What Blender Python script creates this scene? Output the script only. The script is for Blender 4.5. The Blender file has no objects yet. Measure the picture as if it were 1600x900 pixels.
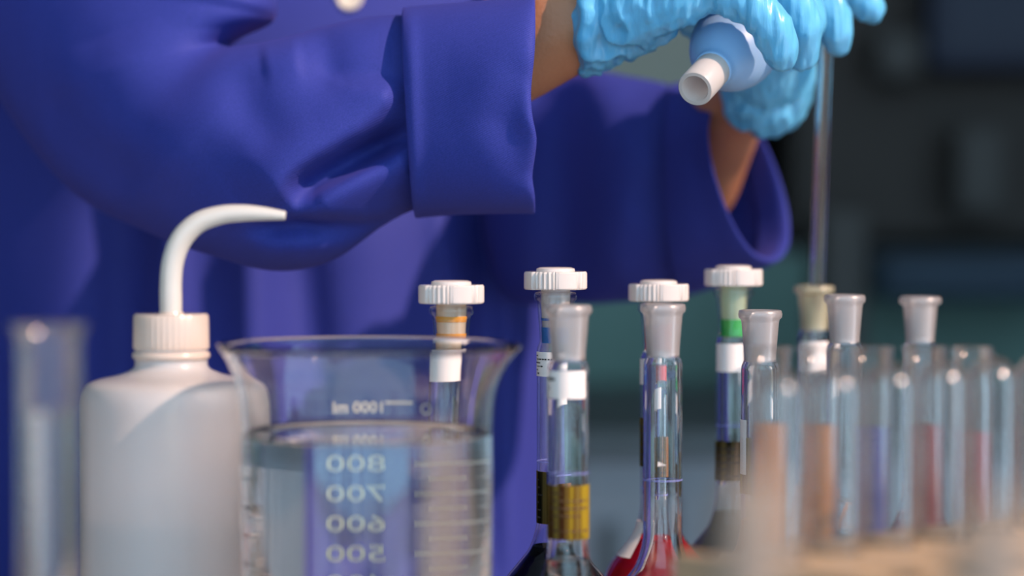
import bpy, bmesh, math, random
from mathutils import Vector, Matrix, noise

random.seed(7)
PI = math.pi
scene = bpy.context.scene
COL = scene.collection

# ------------------------------------------------------------------ camera, world, sun, exposure
CAM_H = 0.215                      # camera height above the bench top (bench top is z = 0)
FPX = 1600 * 85.0 / 36.0           # focal length in pixels of the 1600x900 frame
PITCH = math.atan(110.0 / FPX)     # horizon lies at y = 340
cam_d = bpy.data.cameras.new('camera')
cam = bpy.data.objects.new('camera', cam_d)
COL.objects.link(cam)
cam.location = (0, 0, CAM_H)
cam.rotation_euler = (PI / 2 - PITCH, 0, 0)
cam_d.lens = 85
cam_d.sensor_width = 36
cam_d.clip_start = 0.01
cam_d.dof.use_dof = True
cam_d.dof.focus_distance = 1.135
cam_d.dof.aperture_fstop = 3.4
cam_d.dof.aperture_blades = 0
scene.camera = cam

world = bpy.data.worlds.new('world')
scene.world = world
world.use_nodes = True
bg = world.node_tree.nodes['Background']
bg.inputs[0].default_value = (0.50, 0.78, 1.0, 1)
bg.inputs[1].default_value = 2.1

sun_d = bpy.data.lights.new('sun', 'SUN')
sun_d.energy = 6.6
sun_d.color = (1.0, 0.66, 0.50)
sun_d.angle = math.radians(0.9)
sun = bpy.data.objects.new('sun', sun_d)
COL.objects.link(sun)
SUN_AZ, SUN_EL = math.radians(32), math.radians(38)
sdir = Vector((math.cos(SUN_AZ) * math.cos(SUN_EL), -math.sin(SUN_AZ) * math.cos(SUN_EL), math.sin(SUN_EL)))
sun.rotation_euler = sdir.to_track_quat('Z', 'Y').to_euler()
sun.location = sdir * 4

vs = scene.view_settings
vs.view_transform = 'Standard'
vs.look = 'None'
vs.exposure = 0.0
vs.gamma = 1.0
vs.use_curve_mapping = False
cy = scene.cycles
cy.max_bounces = 20
cy.transmission_bounces = 20
cy.transparent_max_bounces = 40
cy.glossy_bounces = 6
cy.diffuse_bounces = 4
cy.sample_clamp_indirect = 6.0
cy.blur_glossy = 0.5


def P(px, py, D):
    """world point seen at pixel (px, py) at distance D along +Y"""
    f = Vector((0, math.cos(PITCH), -math.sin(PITCH)))
    u = Vector((0, math.sin(PITCH), math.cos(PITCH)))
    d = f + Vector((1, 0, 0)) * ((px - 800) / FPX) + u * ((450 - py) / FPX)
    return Vector((0, 0, CAM_H)) + d * (D / d.y)


def X(px, D):
    return P(px, 450, D).x


def Z(py, D):
    return P(800, py, D).z


def to_px(v):
    f = Vector((0, math.cos(PITCH), -math.sin(PITCH)))
    u = Vector((0, math.sin(PITCH), math.cos(PITCH)))
    d = Vector(v) - Vector((0, 0, CAM_H))
    w = d.dot(f)
    return 800 + FPX * d.x / w, 450 - FPX * d.dot(u) / w


# ------------------------------------------------------------------ materials
def new_mat(name):
    m = bpy.data.materials.new(name)
    m.use_nodes = True
    nt = m.node_tree
    nt.nodes.clear()
    out = nt.nodes.new('ShaderNodeOutputMaterial')
    return m, nt, out


def N(nt, kind, **kw):
    n = nt.nodes.new(kind)
    for k, v in kw.items():
        if isinstance(k, str) and k.startswith('i_'):
            n.inputs[k[2:].replace('_', ' ')].default_value = v
        else:
            setattr(n, k, v)
    return n


def c4(c):
    return (c[0], c[1], c[2], 1.0)


def pbr(name, color, rough=0.5, metallic=0.0, color2=None, nscale=40.0, bump=0.0, bscale=None,
        sheen=0.0, sss=0.0, spec=0.5, stretch=(1, 1, 1), coat=0.0):
    m, nt, out = new_mat(name)
    b = N(nt, 'ShaderNodeBsdfPrincipled')
    b.inputs['Base Color'].default_value = c4(color)
    b.inputs['Roughness'].default_value = rough
    b.inputs['Metallic'].default_value = metallic
    b.inputs['Specular IOR Level'].default_value = spec
    b.inputs['Sheen Weight'].default_value = sheen
    b.inputs['Coat Weight'].default_value = coat
    if sss:
        b.inputs['Subsurface Weight'].default_value = sss
        b.inputs['Subsurface Radius'].default_value = (0.012, 0.008, 0.006)
        b.inputs['Subsurface Scale'].default_value = 0.5
    tc = N(nt, 'ShaderNodeTexCoord')
    mp = N(nt, 'ShaderNodeMapping')
    mp.inputs['Scale'].default_value = stretch
    nt.links.new(tc.outputs['Object'], mp.inputs[0])
    if color2:
        nz = N(nt, 'ShaderNodeTexNoise')
        nz.inputs['Scale'].default_value = nscale
        nz.inputs['Detail'].default_value = 5
        nt.links.new(mp.outputs[0], nz.inputs['Vector'])
        mx = N(nt, 'ShaderNodeMix', data_type='RGBA')
        mx.inputs[6].default_value = c4(color)
        mx.inputs[7].default_value = c4(color2)
        nt.links.new(nz.outputs[0], mx.inputs[0])
        nt.links.new(mx.outputs[2], b.inputs['Base Color'])
    if bump:
        nb = N(nt, 'ShaderNodeTexNoise')
        nb.inputs['Scale'].default_value = bscale or nscale
        nb.inputs['Detail'].default_value = 3
        nt.links.new(mp.outputs[0], nb.inputs['Vector'])
        bp = N(nt, 'ShaderNodeBump')
        bp.inputs['Strength'].default_value = bump
        bp.inputs['Distance'].default_value = 0.002
        nt.links.new(nb.outputs[0], bp.inputs['Height'])
        nt.links.new(bp.outputs[0], b.inputs['Normal'])
    nt.links.new(b.outputs[0], out.inputs[0])
    return m


def wood(name, c1, c2):
    m, nt, out = new_mat(name)
    tc = N(nt, 'ShaderNodeTexCoord')
    mp = N(nt, 'ShaderNodeMapping')
    mp.inputs['Scale'].default_value = (6, 60, 60)
    nz = N(nt, 'ShaderNodeTexNoise', i_Scale=3.0, i_Detail=6.0, i_Distortion=0.6)
    mx = N(nt, 'ShaderNodeMix', data_type='RGBA')
    mx.inputs[6].default_value = c4(c1)
    mx.inputs[7].default_value = c4(c2)
    b = N(nt, 'ShaderNodeBsdfPrincipled', i_Roughness=0.55)
    nt.links.new(tc.outputs['Object'], mp.inputs[0])
    nt.links.new(mp.outputs[0], nz.inputs['Vector'])
    nt.links.new(nz.outputs[0], mx.inputs[0])
    nt.links.new(mx.outputs[2], b.inputs['Base Color'])
    nt.links.new(b.outputs[0], out.inputs[0])
    return m


def glass(name, color=(1, 1, 1), ior=1.47, rough=0.0):
    m, nt, out = new_mat(name)
    g = N(nt, 'ShaderNodeBsdfGlass', i_IOR=ior, i_Roughness=rough)
    g.inputs['Color'].default_value = c4(color)
    nt.links.new(g.outputs[0], out.inputs[0])
    return m


def thin_glass(name, tint=(0.97, 0.98, 0.98), gain=1.0, haze=0.0, ior=1.5, gr=0.03, edge=False):
    """walls too thin to bend the view: see-through with a Fresnel reflection"""
    m, nt, out = new_mat(name)
    lw = N(nt, 'ShaderNodeLayerWeight', i_Blend=0.5)
    pw_ = N(nt, 'ShaderNodeMath', operation='POWER')
    pw_.inputs[1].default_value = 4.0
    fr = N(nt, 'ShaderNodeMath', operation='MULTIPLY_ADD')
    fr.inputs[1].default_value = 0.9
    fr.inputs[2].default_value = 0.045
    nt.links.new(lw.outputs['Facing'], pw_.inputs[0])
    nt.links.new(pw_.outputs[0], fr.inputs[0])
    if edge:
        fr = N(nt, 'ShaderNodeFresnel', i_IOR=ior)
    mu = N(nt, 'ShaderNodeMath', operation='MULTIPLY', use_clamp=True)
    mu.inputs[1].default_value = gain
    tr = N(nt, 'ShaderNodeBsdfTransparent')
    tr.inputs[0].default_value = c4(tint)
    gl = N(nt, 'ShaderNodeBsdfGlossy', i_Roughness=gr)
    mx = N(nt, 'ShaderNodeMixShader')
    nt.links.new(fr.outputs[0], mu.inputs[0])
    nt.links.new(mu.outputs[0], mx.inputs[0])
    nt.links.new(tr.outputs[0], mx.inputs[1])
    nt.links.new(gl.outputs[0], mx.inputs[2])
    last = mx
    if haze:
        d = N(nt, 'ShaderNodeBsdfDiffuse')
        d.inputs[0].default_value = (0.8, 0.8, 0.8, 1)
        t = N(nt, 'ShaderNodeBsdfTranslucent')
        t.inputs[0].default_value = (0.8, 0.8, 0.8, 1)
        a = N(nt, 'ShaderNodeMixShader')
        a.inputs[0].default_value = 0.5
        nt.links.new(d.outputs[0], a.inputs[1])
        nt.links.new(t.outputs[0], a.inputs[2])
        b = N(nt, 'ShaderNodeMixShader')
        b.inputs[0].default_value = haze
        nt.links.new(mx.outputs[0], b.inputs[1])
        nt.links.new(a.outputs[0], b.inputs[2])
        last = b
    nt.links.new(last.outputs[0], out.inputs[0])
    return m


def translucent(name, color, see=0.1, trans=0.5, gloss=0.08, rough=0.25, tint=None, grad=None):
    """milky plastic or frosted glass: diffuse + translucent + a little clear + sheen"""
    m, nt, out = new_mat(name)
    d = N(nt, 'ShaderNodeBsdfDiffuse')
    d.inputs[0].default_value = c4(color)
    t = N(nt, 'ShaderNodeBsdfTranslucent')
    t.inputs[0].default_value = c4(color)
    a = N(nt, 'ShaderNodeMixShader')
    a.inputs[0].default_value = trans
    nt.links.new(d.outputs[0], a.inputs[1])
    nt.links.new(t.outputs[0], a.inputs[2])
    tr = N(nt, 'ShaderNodeBsdfTransparent')
    tr.inputs[0].default_value = c4(tint or (1, 1, 1))
    b = N(nt, 'ShaderNodeMixShader')
    b.inputs[0].default_value = see
    nt.links.new(a.outputs[0], b.inputs[1])
    nt.links.new(tr.outputs[0], b.inputs[2])
    g = N(nt, 'ShaderNodeBsdfGlossy', i_Roughness=rough)
    fr = N(nt, 'ShaderNodeFresnel', i_IOR=1.45)
    ad = N(nt, 'ShaderNodeMath', operation='ADD', use_clamp=True)
    ad.inputs[1].default_value = gloss * 0.3
    c = N(nt, 'ShaderNodeMixShader')
    nt.links.new(fr.outputs[0], ad.inputs[0])
    nt.links.new(ad.outputs[0], c.inputs[0])
    nt.links.new(b.outputs[0], c.inputs[1])
    nt.links.new(g.outputs[0], c.inputs[2])
    nt.links.new(c.outputs[0], out.inputs[0])
    return m


def liquid_mat(name, color, body=0.35, ior=1.34):
    """coloured solution: refracting, with some scattering of its own colour"""
    m, nt, out = new_mat(name)
    g = N(nt, 'ShaderNodeBsdfGlass', i_IOR=ior, i_Roughness=0.0)
    g.inputs['Color'].default_value = c4([x ** 0.5 for x in color])
    d = N(nt, 'ShaderNodeBsdfDiffuse')
    d.inputs[0].default_value = c4(color)
    t = N(nt, 'ShaderNodeBsdfTranslucent')
    t.inputs[0].default_value = c4(color)
    a = N(nt, 'ShaderNodeMixShader')
    a.inputs[0].default_value = 0.55
    nt.links.new(d.outputs[0], a.inputs[1])
    nt.links.new(t.outputs[0], a.inputs[2])
    mx = N(nt, 'ShaderNodeMixShader')
    mx.inputs[0].default_value = body
    nt.links.new(g.outputs[0], mx.inputs[1])
    nt.links.new(a.outputs[0], mx.inputs[2])
    nt.links.new(mx.outputs[0], out.inputs[0])
    return m


def cloth(name):
    m, nt, out = new_mat(name)
    b = N(nt, 'ShaderNodeBsdfPrincipled', i_Roughness=0.62)
    b.inputs['Sheen Weight'].default_value = 0.08
    b.inputs['Sheen Roughness'].default_value = 0.45
    b.inputs['Sheen Tint'].default_value = (0.35, 0.25, 1.0, 1)
    b.inputs['Specular IOR Level'].default_value = 0.12
    tc = N(nt, 'ShaderNodeTexCoord')
    n1 = N(nt, 'ShaderNodeTexNoise', i_Scale=1600.0, i_Detail=2.0)
    nt.links.new(tc.outputs['Object'], n1.inputs['Vector'])
    mp = N(nt, 'ShaderNodeMapping')
    mp.inputs['Rotation'].default_value = (0, math.radians(28), 0)
    nt.links.new(tc.outputs['Object'], mp.inputs[0])
    wv = N(nt, 'ShaderNodeTexWave', i_Scale=330.0, i_Distortion=1.5, i_Detail=1.0)
    wv.bands_direction = 'Z'
    nt.links.new(mp.outputs[0], wv.inputs['Vector'])
    mx = N(nt, 'ShaderNodeMix', data_type='RGBA')
    mx.inputs[6].default_value = (0.014, 0.028, 0.165, 1)
    mx.inputs[7].default_value = (0.040, 0.048, 0.300, 1)
    nt.links.new(n1.outputs[0], mx.inputs[0])
    nt.links.new(mx.outputs[2], b.inputs['Base Color'])
    ad = N(nt, 'ShaderNodeMath', operation='ADD')
    nt.links.new(n1.outputs[0], ad.inputs[0])
    nt.links.new(wv.outputs['Fac'], ad.inputs[1])
    bp = N(nt, 'ShaderNodeBump', i_Strength=0.22, i_Distance=0.0006)
    nt.links.new(ad.outputs[0], bp.inputs['Height'])
    nt.links.new(bp.outputs[0], b.inputs['Normal'])
    nt.links.new(b.outputs[0], out.inputs[0])
    return m


def striped(name, cols, zscale, see):
    """amber printed glass band: upright streaks of colour, partly see-through"""
    m, nt, out = new_mat(name)
    tc = N(nt, 'ShaderNodeTexCoord')
    mp = N(nt, 'ShaderNodeMapping')
    mp.inputs['Scale'].default_value = (1, 1, 0.02)
    nz = N(nt, 'ShaderNodeTexNoise', i_Scale=zscale, i_Detail=1.0)
    cr = N(nt, 'ShaderNodeValToRGB')
    el = cr.color_ramp.elements
    el[0].position = 0.36
    el[0].color = c4(cols[0])
    el[1].position = 0.66
    el[1].color = c4(cols[-1])
    for i, c in enumerate(cols[1:-1]):
        e = el.new(0.36 + 0.30 * (i + 1) / (len(cols) - 1))
        e.color = c4(c)
    d = N(nt, 'ShaderNodeBsdfDiffuse')
    t = N(nt, 'ShaderNodeBsdfTranslucent')
    a = N(nt, 'ShaderNodeMixShader')
    a.inputs[0].default_value = 0.5
    tr = N(nt, 'ShaderNodeBsdfTransparent')
    b = N(nt, 'ShaderNodeMixShader')
    b.inputs[0].default_value = see
    nt.links.new(tc.outputs['Object'], mp.inputs[0])
    nt.links.new(mp.outputs[0], nz.inputs['Vector'])
    nt.links.new(nz.outputs[0], cr.inputs[0])
    for n in (d, t, tr):
        nt.links.new(cr.outputs[0], n.inputs[0])
    nt.links.new(d.outputs[0], a.inputs[1])
    nt.links.new(t.outputs[0], a.inputs[2])
    nt.links.new(a.outputs[0], b.inputs[1])
    nt.links.new(tr.outputs[0], b.inputs[2])
    nt.links.new(b.outputs[0], out.inputs[0])
    return m


M = {}
M['cloth'] = cloth('blue_coat_cloth')
M['skin'] = pbr('skin', (0.42, 0.175, 0.085), 0.5, color2=(0.36, 0.14, 0.065), nscale=60, bump=0.15, bscale=500, sss=0.15)
M['glove'] = pbr('nitrile_glove', (0.085, 0.36, 0.60), 0.32, color2=(0.12, 0.44, 0.70), nscale=90, bump=0.32, bscale=150,
                 sss=0.25, stretch=(2.2, 1, 0.3))
M['bulb'] = pbr('bulb_rubber', (0.19, 0.35, 0.58), 0.45, color2=(0.23, 0.40, 0.62), nscale=30, sss=0.2)
M['nozzle'] = translucent('nozzle_plastic', (0.90, 0.86, 0.83), 0.02, 0.6)
M['button'] = pbr('button_plastic', (0.75, 0.68, 0.56), 0.35, color2=(0.7, 0.62, 0.5))
M['hair'] = pbr('hair', (0.012, 0.01, 0.01), 0.4, color2=(0.03, 0.022, 0.018), nscale=200, bump=0.5)
M['glass'] = glass('borosilicate_glass', rough=0.012)
M['tube_glass'] = thin_glass('tube_glass', (0.99, 0.992, 0.992), 0.6, 0.022, gr=0.10, edge=True)
M['bulb_glass'] = thin_glass('flask_bulb_glass', (0.98, 0.985, 0.985), 1.1)
M['frost'] = translucent('ground_glass', (0.84, 0.80, 0.80), 0.56, 0.6, 0.1, 0.3)
M['frost_clear'] = translucent('wetted_ground_glass', (0.88, 0.83, 0.80), 0.66, 0.6, 0.1, 0.2)
M['pe_white'] = translucent('white_stopper_plastic', (0.90, 0.84, 0.80), 0.0, 0.45)
M['pe_clear'] = translucent('stopper_plug_plastic', (0.90, 0.87, 0.84), 0.3, 0.55)
M['pe_orange'] = translucent('orange_plug_plastic', (1.0, 0.84, 0.62), 0.1, 0.55)
M['pe_green'] = translucent('green_plug_plastic', (0.72, 0.86, 0.60), 0.15, 0.55)
M['ldpe'] = translucent('wash_bottle_plastic', (0.93, 0.91, 0.91), 0.14, 0.58, 0.06, 0.3)
M['ldpe_tube'] = translucent('spout_plastic', (0.86, 0.85, 0.80), 0.12, 0.45)
M['cap'] = translucent('cap_plastic', (0.90, 0.77, 0.67), 0.03, 0.5)
M['bottle_water'] = translucent('bottle_water', (0.62, 0.66, 0.72), 0.35, 0.5)
M['water'] = glass('water', (0.985, 0.995, 1.0), 1.333)
M['clear_liquid'] = glass('clear_liquid', (0.98, 0.98, 0.98), 1.34)
M['black_liquid'] = liquid_mat('black_violet_liquid', (0.006, 0.004, 0.02), 0.15)
M['red_liquid'] = liquid_mat('red_liquid', (0.50, 0.012, 0.03), 0.6)
M['orange_liquid'] = liquid_mat('orange_liquid', (0.85, 0.36, 0.04), 0.7)
M['blue_liquid'] = liquid_mat('blue_liquid', (0.07, 0.11, 0.62), 0.7)
M['paper'] = pbr('label_paper', (0.80, 0.76, 0.74), 0.6, color2=(0.76, 0.72, 0.70), nscale=300)
M['ink'] = pbr('black_print', (0.02, 0.02, 0.025), 0.6, color2=(0.03, 0.03, 0.03))
M['scale_print'] = pbr('cream_print', (0.80, 0.78, 0.66), 0.5, color2=(0.76, 0.74, 0.62), nscale=300)
M['ring_print'] = pbr('blue_ring_print', (0.22, 0.27, 0.72), 0.5, color2=(0.25, 0.3, 0.75))
M['brown_print'] = pbr('brown_print', (0.09, 0.045, 0.02), 0.6, color2=(0.11, 0.06, 0.02))
M['amber_band'] = striped('amber_band', [(0.16, 0.075, 0.03), (0.50, 0.40, 0.10), (0.22, 0.10, 0.035), (0.62, 0.50, 0.06)], 190, 0.35)
M['olive_band'] = striped('olive_band', [(0.03, 0.03, 0.02), (0.28, 0.22, 0.07), (0.05, 0.045, 0.03), (0.42, 0.27, 0.16)], 190, 0.3)
M['ring_orange'] = translucent('orange_ring', (1.0, 0.48, 0.06), 0.05, 0.5)
M['ring_blue'] = translucent('blue_ring', (0.05, 0.26, 0.75), 0.1, 0.5)
M['ring_red'] = translucent('red_ring', (0.78, 0.06, 0.04), 0.1, 0.5)
M['ring_green'] = translucent('green_ring', (0.06, 0.62, 0.12), 0.1, 0.5)
M['yellow_glass'] = translucent('yellowed_ground_glass', (0.80, 0.76, 0.52), 0.42, 0.55, 0.1, 0.35)
M['wood'] = wood('rack_wood', (0.36, 0.265, 0.165), (0.29, 0.20, 0.12))
M['peg_wood'] = wood('peg_wood', (0.24, 0.19, 0.15), (0.19, 0.15, 0.12))
M['table'] = pbr('bench_top', (0.46, 0.44, 0.42), 0.35, color2=(0.42, 0.40, 0.38), nscale=12)
M['floor'] = pbr('floor_vinyl', (0.16, 0.16, 0.15), 0.5, color2=(0.12, 0.12, 0.12), nscale=6)
M['wall'] = pbr('wall_paint', (0.085, 0.085, 0.085), 0.8, color2=(0.07, 0.07, 0.07), nscale=3)
M['ceil'] = pbr('ceiling_paint', (0.5, 0.5, 0.5), 0.8, color2=(0.45, 0.45, 0.45), nscale=3)
M['black_cab'] = pbr('black_cabinet', (0.036, 0.025, 0.020), 0.7, color2=(0.040, 0.029, 0.024), nscale=5)
M['dim_dev'] = pbr('dim_grey_device', (0.055, 0.046, 0.041), 0.6, color2=(0.048, 0.04, 0.036), nscale=8)
M['grey_dev'] = pbr('grey_device', (0.13, 0.135, 0.14), 0.5, color2=(0.11, 0.115, 0.12), nscale=8)
M['olive_dev'] = pbr('olive_grey_panel', (0.36, 0.34, 0.27), 0.6, color2=(0.33, 0.31, 0.25), nscale=5)
M['teal'] = pbr('teal_panel', (0.14, 0.25, 0.215), 0.6, color2=(0.145, 0.255, 0.22), nscale=4)
M['slate'] = pbr('slate_front', (0.38, 0.37, 0.41), 0.6, color2=(0.34, 0.325, 0.34), nscale=4)
M['navy'] = pbr('navy_box', (0.008, 0.030, 0.060), 0.6, color2=(0.009, 0.027, 0.055), nscale=6)
M['navy_dark'] = pbr('dark_navy', (0.014, 0.02, 0.05), 0.6, color2=(0.016, 0.018, 0.04), nscale=6)


# ------------------------------------------------------------------ object helpers
def link(name, me, mats, parent=None, smooth=True):
    o = bpy.data.objects.new(name, me)
    COL.objects.link(o)
    for m in (mats if isinstance(mats, (list, tuple)) else [mats]):
        me.materials.append(M[m] if isinstance(m, str) else m)
    if parent is not None:
        o.parent = parent
    if smooth:
        for p in me.polygons:
            p.use_smooth = True
    return o


def from_data(name, verts, faces, mats, parent=None, smooth=True, fmat=None):
    me = bpy.data.meshes.new(name)
    me.from_pydata([tuple(v) for v in verts], [], faces)
    me.update()
    bm = bmesh.new()
    bm.from_mesh(me)
    bmesh.ops.recalc_face_normals(bm, faces=bm.faces)
    bm.to_mesh(me)
    bm.free()
    if fmat:
        for p, i in zip(me.polygons, fmat):
            p.material_index = i
    return link(name, me, mats, parent, smooth)


def sharp(o, deg=35):
    """shade smooth with sharp edges above an angle"""
    me = o.data
    bm = bmesh.new()
    bm.from_mesh(me)
    for e in bm.edges:
        if len(e.link_faces) == 2 and e.calc_face_angle(0) > math.radians(deg):
            e.smooth = False
    bm.to_mesh(me)
    bm.free()
    return o


def empty(name, loc=(0, 0, 0), rz=0.0):
    o = bpy.data.objects.new(name, None)
    o.empty_display_size = 0.02
    COL.objects.link(o)
    o.location = loc
    o.rotation_euler = (0, 0, rz)
    return o


def tag(o, label, cat, group=None, kind=None):
    o['label'] = label
    o['category'] = cat
    if group:
        o['group'] = group
    if kind:
        o['kind'] = kind
    return o


def structure(o):
    o['kind'] = 'structure'
    return o


def lathe(profile, seg=56, squash=None):
    """profile of (r, z) or (r, z, matindex) revolved about Z; r == 0 makes a pole"""
    verts, rows = [], []
    for p in profile:
        r, z = p[0], p[1]
        if r < 1e-7:
            verts.append((0, 0, z))
            rows.append([len(verts) - 1])
        else:
            row = []
            for k in range(seg):
                a = 2 * PI * k / seg
                verts.append((r * math.cos(a), r * math.sin(a), z))
                row.append(len(verts) - 1)
            rows.append(row)
    faces, fm = [], []
    for i in range(len(rows) - 1):
        A, B = rows[i], rows[i + 1]
        mi = profile[i][2] if len(profile[i]) > 2 else 0
        if len(A) == 1 and len(B) == 1:
            continue
        for k in range(seg):
            k2 = (k + 1) % seg
            if len(A) == 1:
                faces.append((A[0], B[k2], B[k]))
            elif len(B) == 1:
                faces.append((A[k], A[k2], B[0]))
            else:
                faces.append((A[k], A[k2], B[k2], B[k]))
            fm.append(mi)
    return verts, faces, fm


def smooth_profile(pts, n=6):
    """Catmull-Rom through (r, z) points"""
    out = []
    for i in range(len(pts) - 1):
        p0 = pts[max(i - 1, 0)]
        p1, p2 = pts[i], pts[i + 1]
        p3 = pts[min(i + 2, len(pts) - 1)]
        for k in range(n):
            t = k / n
            out.append(tuple(0.5 * ((2 * b) + (-a + c) * t + (2 * a - 5 * b + 4 * c - d) * t * t + (-a + 3 * b - 3 * c + d) * t ** 3)
                             for a, b, c, d in zip(p0, p1, p2, p3)))
    out.append(tuple(pts[-1]))
    return out


def lathe_obj(name, profile, mats, parent, seg=56, loc=(0, 0, 0), ang=None):
    v, f, fm = lathe(profile, seg)
    o = from_data(name, v, f, mats, parent, True, fm)
    o.location = loc
    if ang is not None:
        sharp(o, ang)
    return o


def box_verts(x0, x1, y0, y1, z0, z1):
    return [(x0, y0, z0), (x1, y0, z0), (x1, y1, z0), (x0, y1, z0), (x0, y0, z1), (x1, y0, z1), (x1, y1, z1), (x0, y1, z1)]


BOXF = [(0, 3, 2, 1), (4, 5, 6, 7), (0, 1, 5, 4), (1, 2, 6, 5), (2, 3, 7, 6), (3, 0, 4, 7)]


def box(name, x0, x1, y0, y1, z0, z1, mat, parent=None, bevel=0.0):
    me = bpy.data.meshes.new(name)
    bm = bmesh.new()
    vs_ = [bm.verts.new(v) for v in box_verts(x0, x1, y0, y1, z0, z1)]
    for f in BOXF:
        bm.faces.new([vs_[i] for i in f])
    if bevel:
        bmesh.ops.bevel(bm, geom=list(bm.edges), offset=bevel, segments=2, affect='EDGES', profile=0.6)
    bmesh.ops.recalc_face_normals(bm, faces=bm.faces)
    bm.to_mesh(me)
    bm.free()
    return link(name, me, mat, parent, False)


def cyl_patch(name, r, z0, z1, a0, a1, mat, parent, th=0.00018, n=18, flat_top=True):
    """a paper-thin curved label on a cylinder of radius r"""
    verts, faces = [], []
    for k in range(n + 1):
        a = a0 + (a1 - a0) * k / n
        ca, sa = math.cos(a), math.sin(a)
        for rr, z in ((r, z0), (r + th, z0), (r + th, z1), (r, z1)):
            verts.append((rr * ca, rr * sa, z))
    for k in range(n):
        b, c = 4 * k, 4 * (k + 1)
        for i in range(4):
            j = (i + 1) % 4
            faces.append((b + i, b + j, c + j, c + i))
    faces.append((0, 1, 2, 3))
    faces.append((4 * n, 4 * n + 3, 4 * n + 2, 4 * n + 1))
    o = from_data(name, verts, faces, mat, parent)
    return sharp(o, 40)


def tube_along(name, pts, radii, mat, parent=None, seg=20, inner=0.0, sub=6):
    """round tube through points (Catmull-Rom) with a radius at each; inner > 0 makes it hollow"""
    path = smooth_profile([tuple(p) + (r,) for p, r in zip(pts, radii)], sub)
    P3 = [Vector(p[:3]) for p in path]
    R = [p[3] for p in path]
    verts, faces = [], []
    up = Vector((0, 1, 0.123)).normalized()
    rings = []
    frames = []
    for i, p in enumerate(P3):
        t = (P3[min(i + 1, len(P3) - 1)] - P3[max(i - 1, 0)]).normalized()
        s = t.cross(up).normalized()
        u = s.cross(t).normalized()
        frames.append((p, s, u))

    def add(scale):
        rr = []
        for (p, s, u), r in zip(frames, R):
            row = []
            for k in range(seg):
                a = 2 * PI * k / seg
                verts.append(p + (s * math.cos(a) + u * math.sin(a)) * r * scale)
                row.append(len(verts) - 1)
            rr.append(row)
        return rr

    def skin(rr):
        for A, B in zip(rr[:-1], rr[1:]):
            for k in range(seg):
                k2 = (k + 1) % seg
                faces.append((A[k], A[k2], B[k2], B[k]))
    A = add(1.0)
    skin(A)
    if inner:
        B = add(inner)
        skin(B)
        for ra, rb in ((A[0], B[0]), (A[-1], B[-1])):
            for k in range(seg):
                k2 = (k + 1) % seg
                faces.append((ra[k], ra[k2], rb[k2], rb[k]))
    else:
        faces.append(tuple(A[0]))
        faces.append(tuple(A[-1]))
    return from_data(name, verts, faces, mat, parent)


def text_mesh(txt, size, align='CENTER'):
    cu = bpy.data.curves.new('txt', 'FONT')
    cu.body = txt
    cu.size = size
    cu.align_x = align
    cu.align_y = 'CENTER'
    cu.resolution_u = 3
    cu.offset = size * 0.018
    ob = bpy.data.objects.new('txt', cu)
    COL.objects.link(ob)
    dg = bpy.context.evaluated_depsgraph_get()
    dg.update()
    me = bpy.data.meshes.new_from_object(ob.evaluated_get(dg))
    vv = [tuple(v.co) for v in me.vertices]
    ff = [tuple(p.vertices) for p in me.polygons]
    bpy.data.objects.remove(ob)
    bpy.data.curves.remove(cu)
    bpy.data.meshes.remove(me)
    return vv, ff


def wrap_text(name, txt, size, r, ang, z, mat, parent, align='CENTER'):
    """lettering on the outside of a cylinder, readable from outside at angle ang"""
    vv, ff = text_mesh(txt, size, align)
    verts = []
    for x, y, _ in vv:
        a = ang + x / r
        verts.append((r * math.cos(a), r * math.sin(a), z + y))
    me = bpy.data.meshes.new(name)
    me.from_pydata(verts, [], ff)
    me.update()
    return link(name, me, mat, parent, False)


# ------------------------------------------------------------------ the room
structure(box('floor', -2.7, 2.05, -1.6, 4.9, -0.90, -0.85, 'floor'))
structure(box('wall_back', -2.7, 2.05, 4.6, 4.7, -0.85, 2.6, 'wall'))
structure(box('wall_left', -2.7, -2.6, -1.6, 4.6, -0.85, 2.6, 'wall'))
structure(box('wall_right_sun_block', 1.95, 2.05, 0.95, 4.6, -0.85, 2.6, 'wall'))  # unseen wall, its length set to block the sun from the background
structure(box('ceiling', -2.7, 1.95, -1.6, 4.7, 2.6, 2.7, 'ceil'))

bench = empty('lab_bench', (0, 0.75, -0.85))
tag(bench, 'pale grey laboratory bench carrying the flasks, beaker and racks', 'bench')
box('bench_top', -1.1, 1.1, -0.6, 0.66, 0.815, 0.85, 'table', bench, 0.003)
for sx in (-1, 1):
    for sy in (-0.54, 0.60):
        box('leg', sx * 1.04 - 0.025, sx * 1.04 + 0.025, sy - 0.025, sy + 0.025, 0, 0.815, 'grey_dev', bench)

# far background furniture, all well out of focus
BD = 2.65
b2 = empty('base_cabinet', (0.9, BD + 0.35, -0.85))
tag(b2, 'slate grey base cabinet far behind the flasks', 'cabinet')
cz = Z(672, BD) + 0.85
box('body', -1.3, 1.0, -0.35, 0.35, 0.0, cz - 0.03, 'slate', b2)
box('worktop', -1.32, 1.02, -0.37, 0.37, cz - 0.03, cz, 'grey_dev', b2, 0.004)
for k in range(4):
    d = box('door', -1.28 + k * 0.56, -0.74 + k * 0.56, -0.368, -0.35, 0.08, cz - 0.06, 'slate', b2, 0.003)
    box('handle', -0.80 + k * 0.56, -0.785 + k * 0.56, -0.385, -0.368, cz - 0.22, cz - 0.10, 'grey_dev', d)
SD = 3.38
b3 = empty('splashback', (0.9, SD + 0.02, 0))
tag(b3, 'dark teal splashback panel behind the far worktop', 'panel')
box('panel', -1.3, 1.0, 0.0, 0.02, cz - 0.85, Z(392, SD), 'teal', b3)
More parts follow.
